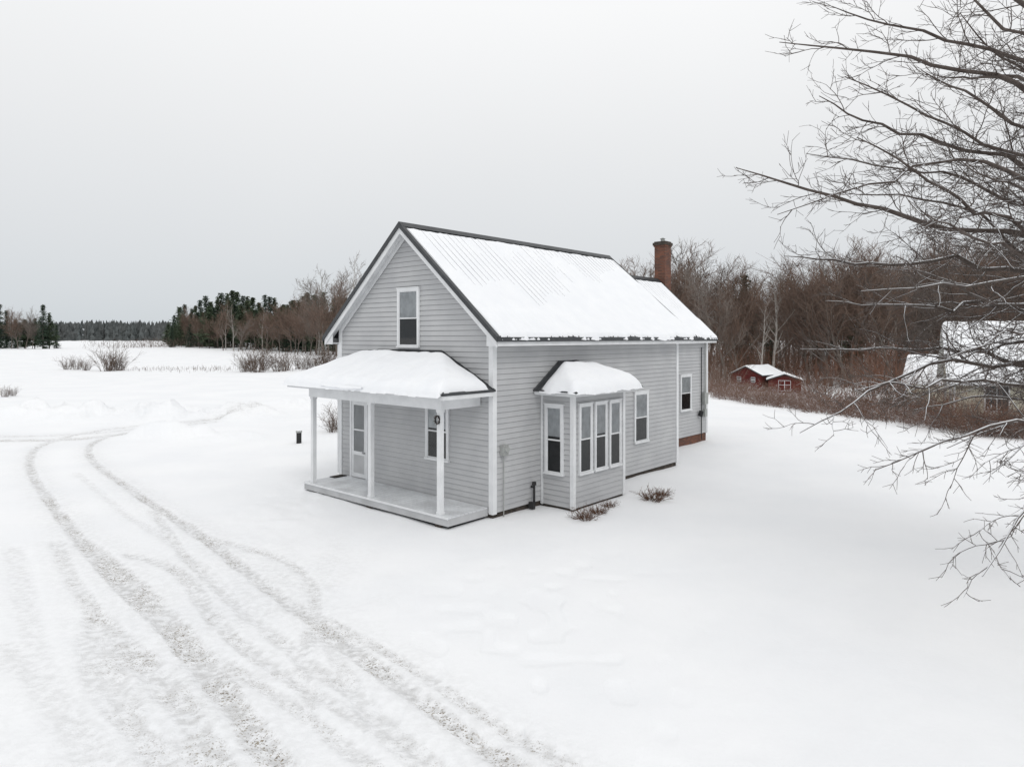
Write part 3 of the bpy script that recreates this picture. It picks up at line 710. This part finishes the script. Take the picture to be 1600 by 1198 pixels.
def pshrub(me, X, Y, s, label, group, name='shrub', cat='shrub', zs=1):
    o = mk(name, me, None, label, cat, group); o.location = (X,Y,hz(X,Y)); o.rotation_euler = (0,0,rs.random()*6.28); o.scale = (s*1.25,s*1.25,s*zs)
for row in range(5):
    for i in range(26):
        if rs.random() < .12: continue
        t = (i+rs.random())/26; x = 1098+562*t; yb_ = np.interp(x,[1098,1250,1400,1600,1660],[619,634,652,684,695])-row*7-rs.uniform(0,8)
        X, Y = gp(x, yb_)
        pshrub(SH[rs.randrange(3)], X, Y, rs.uniform(.5,1.25), 'tangled red brown bramble growing in snow', 'bramble hedge along the lawn', 'bramble_shrub')
for i in range(52):
    x = 1100+600*(i+rs.random())/52; d = rs.uniform(56,92)
    if 1140 < x < 1250 and d < 82: d += 24
    if x > 1370 and d < 62: d = rs.uniform(58,80)
    X = (x-800)/F*d; pshrub(SR[rs.randrange(3)], X, d, rs.uniform(.4,1.2), 'tall russet leafless sapling clump', 'saplings before the wood', 'sapling_shrub')
for x, y, s in ((1132,60,.5),(1160,58,.32),(1205,58,.38),(1240,58,.3),(1268,60,.7),(1285,57,.6),(1345,48,.5),(1370,46,.7),(1392,43,.6),(1410,42,.6),(1428,43,.7),(1450,40,.6),(1466,36,.6),(1484,33,.5),(1505,31,.45),(1525,30,.4),(1550,30,.4),(1580,30,.5)):
    X = (x-800)/F*y; pshrub(SR[rs.randrange(3)], X, y, s, 'tall russet leafless sapling clump', 'saplings before the wood', 'sapling_shrub')
for x, y, s in ((105,577,.85),(120,577,.8),(134,578,.75),(168,579,1.5),(178,578,1.35),(187,578,.9),(383,580,1.0),(392,579,1.3),(402,581,1.6),(412,578,1.1),(437,580,1.5),(446,578,1.1),(468,576,1.0),(480,577,.9),(495,577,1.4),(505,578,1.2),(515,577,1.5),(528,576,1.4)):
    X, Y = gp(x,y); pshrub(SF[rs.randrange(3)], X, Y, s*.95, 'leafless brown bush standing in a snowy field', 'bushes in the field')
for x,y,s in ((8,622,.35),(20,620,.28),(520,674,.42),(528,670,.5)):
    X, Y = gp(x,y); pshrub(SF[rs.randrange(3)], X, Y, s, 'small leafless bush in snow', 'bushes near the driveway')
g = np.random.default_rng(8); wd = MB()
for i in range(420):
    x = g.uniform(185,360) if i % 2 else g.uniform(300,545); y = g.normal(577,1.6); X, Y = gp(x,y); z = hz(X,Y); h = g.uniform(.15,.5)
    wd.tube([(X,Y,z-.05),(X+g.normal(0,.1),Y,z+h)],[.015,.008],3,FIELDB)
mk('dry_weeds', wd.mesh('dry_weeds', fix=False), None, 'dry weed stalks poking through field snow', kind='stuff')
sd = shrub(430,.45,70,BROWN,.006,1.2)
for x,y,s,l in ((1022,782,.9,'small snow dusted shrub beside the house wall'),(915,812,.8,'low russet dried plant below the bay'),(935,803,.6,'low russet dried plant below the bay'),(952,793,.5,'low russet dried plant below the bay'),(1035,775,.6,'small snow dusted shrub beside the house wall')):
    X, Y = gp(x,y); pshrub(sd, X, Y, s, l, 'small plants beside the house', 'dried_plant', 'plant')

# ---------------------------------------------------------------- neighbour buildings
def cottage(name, loc, rot, w, d, wh, rise, wm, label, cat, wins, ovh=.35, base=-1, sn=.14, t=.07, tr=TRIM):
    e = mk(name, None, None, label, cat); e.location = loc; e.rotation_euler = (0,0,rot)
    m = MB(); s = rise/(w/2+ovh)
    zt_ = wh
    fw0 = lambda z: 0 if z < zt_ else (z-zt_)/s
    fw1 = lambda z: w if z < zt_ else w-(z-zt_)/s
    rz = zt_+(w/2)*s
    m.basis((-w/2,0,0),(1,0,0),(0,-1,0)); siding(m, fw0, fw1, base, rz, wm, .2)
    m.basis((w/2,0,0),(0,1,0),(1,0,0)); siding(m, ct(0), ct(d), base, zt_, wm, .2)
    m.basis((w/2,d,0),(-1,0,0),(0,1,0)); siding(m, fw0, fw1, base, rz, wm, .2)
    m.basis((-w/2,d,0),(0,-1,0),(-1,0,0)); siding(m, ct(0), ct(d), base, zt_, wm, .2)
    m.basis((0,0,0),(1,0,0),(0,1,0))
    for x in (-w/2, w/2):
        for y in (0,d): m.box(x-.045,x+.045,y-.045,y+.045,base,zt_,tr)
    m.obj('wall', e, fix=False)
    r = MB(); ze = zt_-ovh*s+.05
    for sg in (1,-1):
        r.prism([(0,-ovh,rz+.05),(sg*(w/2+ovh),-ovh,ze),(sg*(w/2+ovh),-ovh,ze-.1),(0,-ovh,rz-.05)],(0,d+2*ovh,0),TRIM if wm is CREAM else METAL)
    ro = r.obj('roof', e)
    for sg in (1,-1):
        xs = np.linspace(0,w/2+ovh+.05,40); ys = np.linspace(-ovh,d+ovh,60); Xg, Yg = np.meshgrid(xs,ys)
        q = np.clip(np.minimum(np.minimum(w/2+ovh+.05-Xg, 9), np.minimum(Yg+ovh, d+ovh-Yg))/.15,0,1)
        Z = rz+.05-Xg*s+.03+(sn+.06*fbm(Xg/.8,Yg/.8,int(w*10),3))*np.sqrt(1-(1-q)**2)
        grid_obj('snow', sg*Xg, Yg, Z, SNOW, ro)
    for (face,u,z,ww,hh,kind) in wins:
        B_ = {'f':((0,-.015,0),(1,0,0),(0,-1,0)), 'l':((-w/2-.015,0,0),(0,1,0),(-1,0,0)), 'r':((w/2+.015,0,0),(0,1,0),(1,0,0)), 'b':((0,d+.015,0),(1,0,0),(0,1,0))}[face]
        q = MB().basis(*B_)
        q.box(u-ww/2-t,u-ww/2,.0,.05,z-t,z+hh+t,TRIM); q.box(u+ww/2,u+ww/2+t,.0,.05,z-t,z+hh+t,TRIM)
        q.box(u-ww/2,u+ww/2,.0,.05,z-t,z,TRIM); q.box(u-ww/2,u+ww/2,.0,.05,z+hh,z+hh+t,TRIM)
        if kind == 'w':
            q.box(u-ww/2,u+ww/2,.0,.025,z,z+hh,GLASSD); q.box(u-ww/2,u+ww/2,.026,.045,z+hh/2-.03,z+hh/2+.03,TRIM)
            q.box(u-.02,u+.02,.026,.04,z,z+hh/2-.031,TRIM); q.box(u-.02,u+.02,.026,.04,z+hh/2+.031,z+hh,TRIM); q.obj('window', e)
        else:
            q.box(u-ww/2,u+ww/2,.0,.03,z,z+hh,wm); q.box(u-.025,u+.025,.031,.045,z,z+hh,TRIM)
            q.box(u-ww/2,u-.03,.031,.045,z+hh*.55,z+hh*.55+.04,TRIM); q.box(u+.03,u+ww/2,.031,.045,z+hh*.55,z+hh*.55+.04,TRIM); q.obj('door', e)
    return e
def gl(x, d): X = (x-800)/F*d; return (X, d, hz(X,d))
cottage('shed', gl(1166,72), math.radians(-48), 3.4, 4.6, 1.7, .9, RED, 'dark red wooden shed with white trim and snowy roof', 'shed', [('r',2.4,.9,.5,.5,'w'),('f',-.8,.9,.4,.5,'w'),('f',.8,.9,.4,.5,'w')], sn=.06, ovh=.2, t=.03, tr=RED)
cottage('shed', gl(1226,69), math.radians(-20), 3.0, 3.0, 1.35, .6, RED, 'small red shed with double doors and snowy roof', 'shed', [('f',0.0,.25,1.1,1.0,'d'),('r',1.5,.8,.5,.4,'w')], sn=.08, ovh=.2, t=.035, tr=RED)
z_ = hz(26,37)
cottage('cottage', (32.1,33.9,z_), math.radians(62), 6.2, 8.8, 2.1-z_, 3.0, CREAM, 'cream clapboard cottage with deep snow on its steep gable roof', 'house', [('l',7.0,.95,.95,1.25,'w'),('l',4.4,.95,.95,1.25,'w'),('b',-1.5,1.2,.8,1.2,'w'),('b',1.5,1.2,.8,1.2,'w'),('b',0,3.5,.6,.8,'w')], sn=.2)
z_ = hz(30,51)
cottage('garage', (35.4,51.8,z_), math.radians(50), 4.4, 4.4, .9-z_, 2.0, CREAM, 'low cream garage with snow covered roof', 'garage', [('b',0,.2,1.8,1.5,'d')], sn=.14)

# ---------------------------------------------------------------- large foreground tree
def big_tree():
    rr = random.Random(77); e = mk('bare_tree', None, None, 'large leafless maple with snow lined spreading branches', 'tree')
    TX, TY = 11.6, 11.5; z0 = hz(TX,TY); e.location = (TX,TY,z0)
    tk = MB(); tp = [(0,0,-.3),(.03,0,1.2),(-.05,.1,2.8),(.05,.05,4.6),(.1,-.05,6.4),(.0,.1,8.4),(.1,0,10.4),(0,.1,12.4)]
    tk.tube(tp, [.34,.28,.25,.22,.18,.13,.09,.05], 12, BARK); tk.obj('trunk', e, smooth=True, fix=False)
    lm = MB(); tw = MB()
    T = [(1218,66,10.5,5.6,.5,.08),(1300,10,12,6.6,.5,.062),(1150,262,10,4.6,.7,.08),(1215,335,9,4.2,.6,.052),(1225,400,11.5,4.0,.9,.068),
         (1280,150,11.5,5.2,.6,.063),(1340,215,8.5,4.8,.5,.047),(1250,545,12,3.4,.9,.06),(1345,455,8.5,3.7,.7,.048),(1250,676,10,2.9,1.0,.052),
         (1335,610,8.5,3.0,.8,.04),(1390,-60,10,7.4,.5,.07),(1480,-40,8.5,6.8,.5,.055),(1440,330,7.5,4.3,.5,.042),(1365,735,9,2.5,.9,.04),
         (1535,900,8.2,2.1,.9,.028),(1440,110,9.5,5.9,.4,.055),(1310,300,13,4.9,.6,.055),(1410,480,13.5,4.0,.6,.05),(1550,740,9,2.5,.5,.03),
         (1290,470,10,3.8,.7,.045),(1430,640,11,3.0,.7,.036),(1380,540,11,3.5,.6,.04),
         (1500,250,8.5,4.9,.4,.04),(1480,700,9.6,2.7,.8,.032),(1320,120,9.6,5.3,.5,.042),(1500,20,12,7.0,.4,.045),(1400,400,9,4.2,.5,.04),(1260,240,12,4.9,.6,.045),(1480,560,9,3.2,.6,.035)]
    up_t = [(3,2,13),(5,-2,11.5),(4,5,9),(-1,6,11),(1,-5,10)]
    limbs = []
    for (x,y,d,th,sag,r) in T:
        q = px(x,y,d); limbs.append((th-.6-z0, (q.x-TX,q.y-TY,q.z-z0), sag, r))
    for k, (a,b,c) in enumerate(up_t): limbs.append((5.5+k*.8, (a,b,c), .4, .09))
    for th, E_, sag, r in limbs:
        P = tp[4]
        for i in range(len(tp)-1):
            if tp[i][2] <= th <= tp[i+1][2]:
                g = (th-tp[i][2])/(tp[i+1][2]-tp[i][2]); P = tuple(tp[i][k]+(tp[i+1][k]-tp[i][k])*g for k in range(3))
        n = 20; pts = []; wx = wy = wz = 0
        for i in range(n+1):
            t = i/n; wx += rr.gauss(0,.07); wy += rr.gauss(0,.08); wz += rr.gauss(0,.085); k = math.sin(t*math.pi)
            pts.append((P[0]+(E_[0]-P[0])*t+wx*k, P[1]+(E_[1]-P[1])*t+wy*k, P[2]+(E_[2]-P[2])*t+sag*math.sin(math.pi*t**.8)+wz*k))
        lm.tube(pts, [r*(1-t/n)**.8*.9+.0065 for t in range(n+1)], 7, BARK)
        LL = math.dist(pts[0],pts[-1]); ns = int(LL*3.1)
        for j in range(ns):
            t = .10+.88*(j+rr.random())/ns; q, d = at(pts, t)
            L2 = (1.6*(1-t)+.45)*rr.uniform(.5,1.15); phi = (0 if j%2 else math.pi)+rr.gauss(0,.7)
            sp = line(q, child_dir(d, rr.uniform(.5,1.0), .04, rr, phi), L2, 6, .24, .0 if E_[2] > 3 else -.02, rr)
            r2 = .0065+.008*(1-t)*L2
            lm.tube(sp, [r2*(1-.12*i)+.001 for i in range(7)], 5, BARK)
            nt_ = int(L2*7)+1
            for k in range(nt_):
                q2, e2 = at(sp, .12+.88*(k+rr.random())/nt_); L3 = rr.uniform(.2,.6)*(.5+.5*L2)
                s3 = line(q2, child_dir(e2, rr.uniform(.45,1.0), .04, rr, (0 if k%2 else math.pi)+rr.gauss(0,.8)), L3, 4, .26, .015, rr)
                tw.tube(s3, [.0050,.0046,.0040,.0034,.0024], 3, TWIG)
                for m in range(int(L3*7)+1):
                    q3, e3 = at(s3, rr.uniform(.2,1)); s4 = line(q3, child_dir(e3, rr.uniform(.4,.9), .06, rr), rr.uniform(.06,.22), 2, .15, .03, rr)
                    tw.tube(s4, [.0036,.0031,.0026], 3, TWIG)
    lm.obj('limb', e, smooth=True, fix=False)
    tw.obj('crown', e, fix=False)
big_tree()

# ---------------------------------------------------------------- sky, light, camera
w = bpy.data.worlds.new('World'); scene.world = w; w.use_nodes = True; nt = w.node_tree; l = nt.links.new
bg = nt.nodes['Background']; sky = nt.nodes.new('ShaderNodeTexSky'); sky.sky_type = 'NISHITA'; sky.sun_disc = False
sky.sun_elevation = math.radians(45); sky.sun_rotation = math.radians(160)
hs = nt.nodes.new('ShaderNodeHueSaturation'); hs.inputs['Saturation'].default_value = .25; hs.inputs['Value'].default_value = 1
tc = nt.nodes.new('ShaderNodeTexCoord'); sp = nt.nodes.new('ShaderNodeSeparateXYZ'); rp = nt.nodes.new('ShaderNodeValToRGB')
cr = rp.color_ramp; cr.elements[0].position = 0; cr.elements[0].color = (.59,.635,.67,1); cr.elements[1].position = 1; cr.elements[1].color = (.97,.97,.97,1)
for p, c in ((.05,(.635,.67,.70)),(.14,(.71,.73,.75)),(.28,(.82,.83,.84)),(.45,(.95,.955,.96))):
    el = cr.elements.new(p); el.color = (*c,1)
nz = nt.nodes.new('ShaderNodeTexNoise'); nz.inputs['Scale'].default_value = 1.3; nz.inputs['Detail'].default_value = 3
ma = nt.nodes.new('ShaderNodeMath'); ma.operation = 'MULTIPLY_ADD'; ma.inputs[1].default_value = .12
sb = nt.nodes.new('ShaderNodeMath'); sb.operation = 'SUBTRACT'; sb.inputs[1].default_value = .5
l(tc.outputs['Generated'], nz.inputs['Vector']); l(tc.outputs['Generated'], sp.inputs[0]); l(nz.outputs[0], sb.inputs[0]); l(sb.outputs[0], ma.inputs[0]); l(sp.outputs[2], ma.inputs[2]); l(ma.outputs[0], rp.inputs[0])
sc1 = nt.nodes.new('ShaderNodeVectorMath'); sc1.operation = 'SCALE'; sc1.inputs['Scale'].default_value = 10.5
l(rp.outputs[0], sc1.inputs[0]); l(sky.outputs[0], hs.inputs['Color'])
mx = nt.nodes.new('ShaderNodeMix'); mx.data_type = 'RGBA'; mx.inputs[0].default_value = .92
l(hs.outputs[0], mx.inputs[6]); l(sc1.outputs[0], mx.inputs[7]); l(mx.outputs[2], bg.inputs[0]); bg.inputs[1].default_value = .1
sd_ = bpy.data.lights.new('sun', 'SUN'); sd_.energy = .68; sd_.angle = math.radians(20); sd_.color = (1,.98,.95)
so = bpy.data.objects.new('sun', sd_); COL.objects.link(so); so.rotation_euler = (math.radians(45),0,math.radians(20))
cd = bpy.data.cameras.new('camera'); cd.lens = 24; cd.sensor_width = 36; cd.shift_y = -.045; cd.clip_end = 6000; cd.clip_start = .05
co = bpy.data.objects.new('camera', cd); COL.objects.link(co); co.location = (0,0,H); co.rotation_euler = (math.radians(90),0,0); scene.camera = co
scene.view_settings.view_transform = 'Standard'; scene.view_settings.look = 'None'; scene.view_settings.exposure = 0
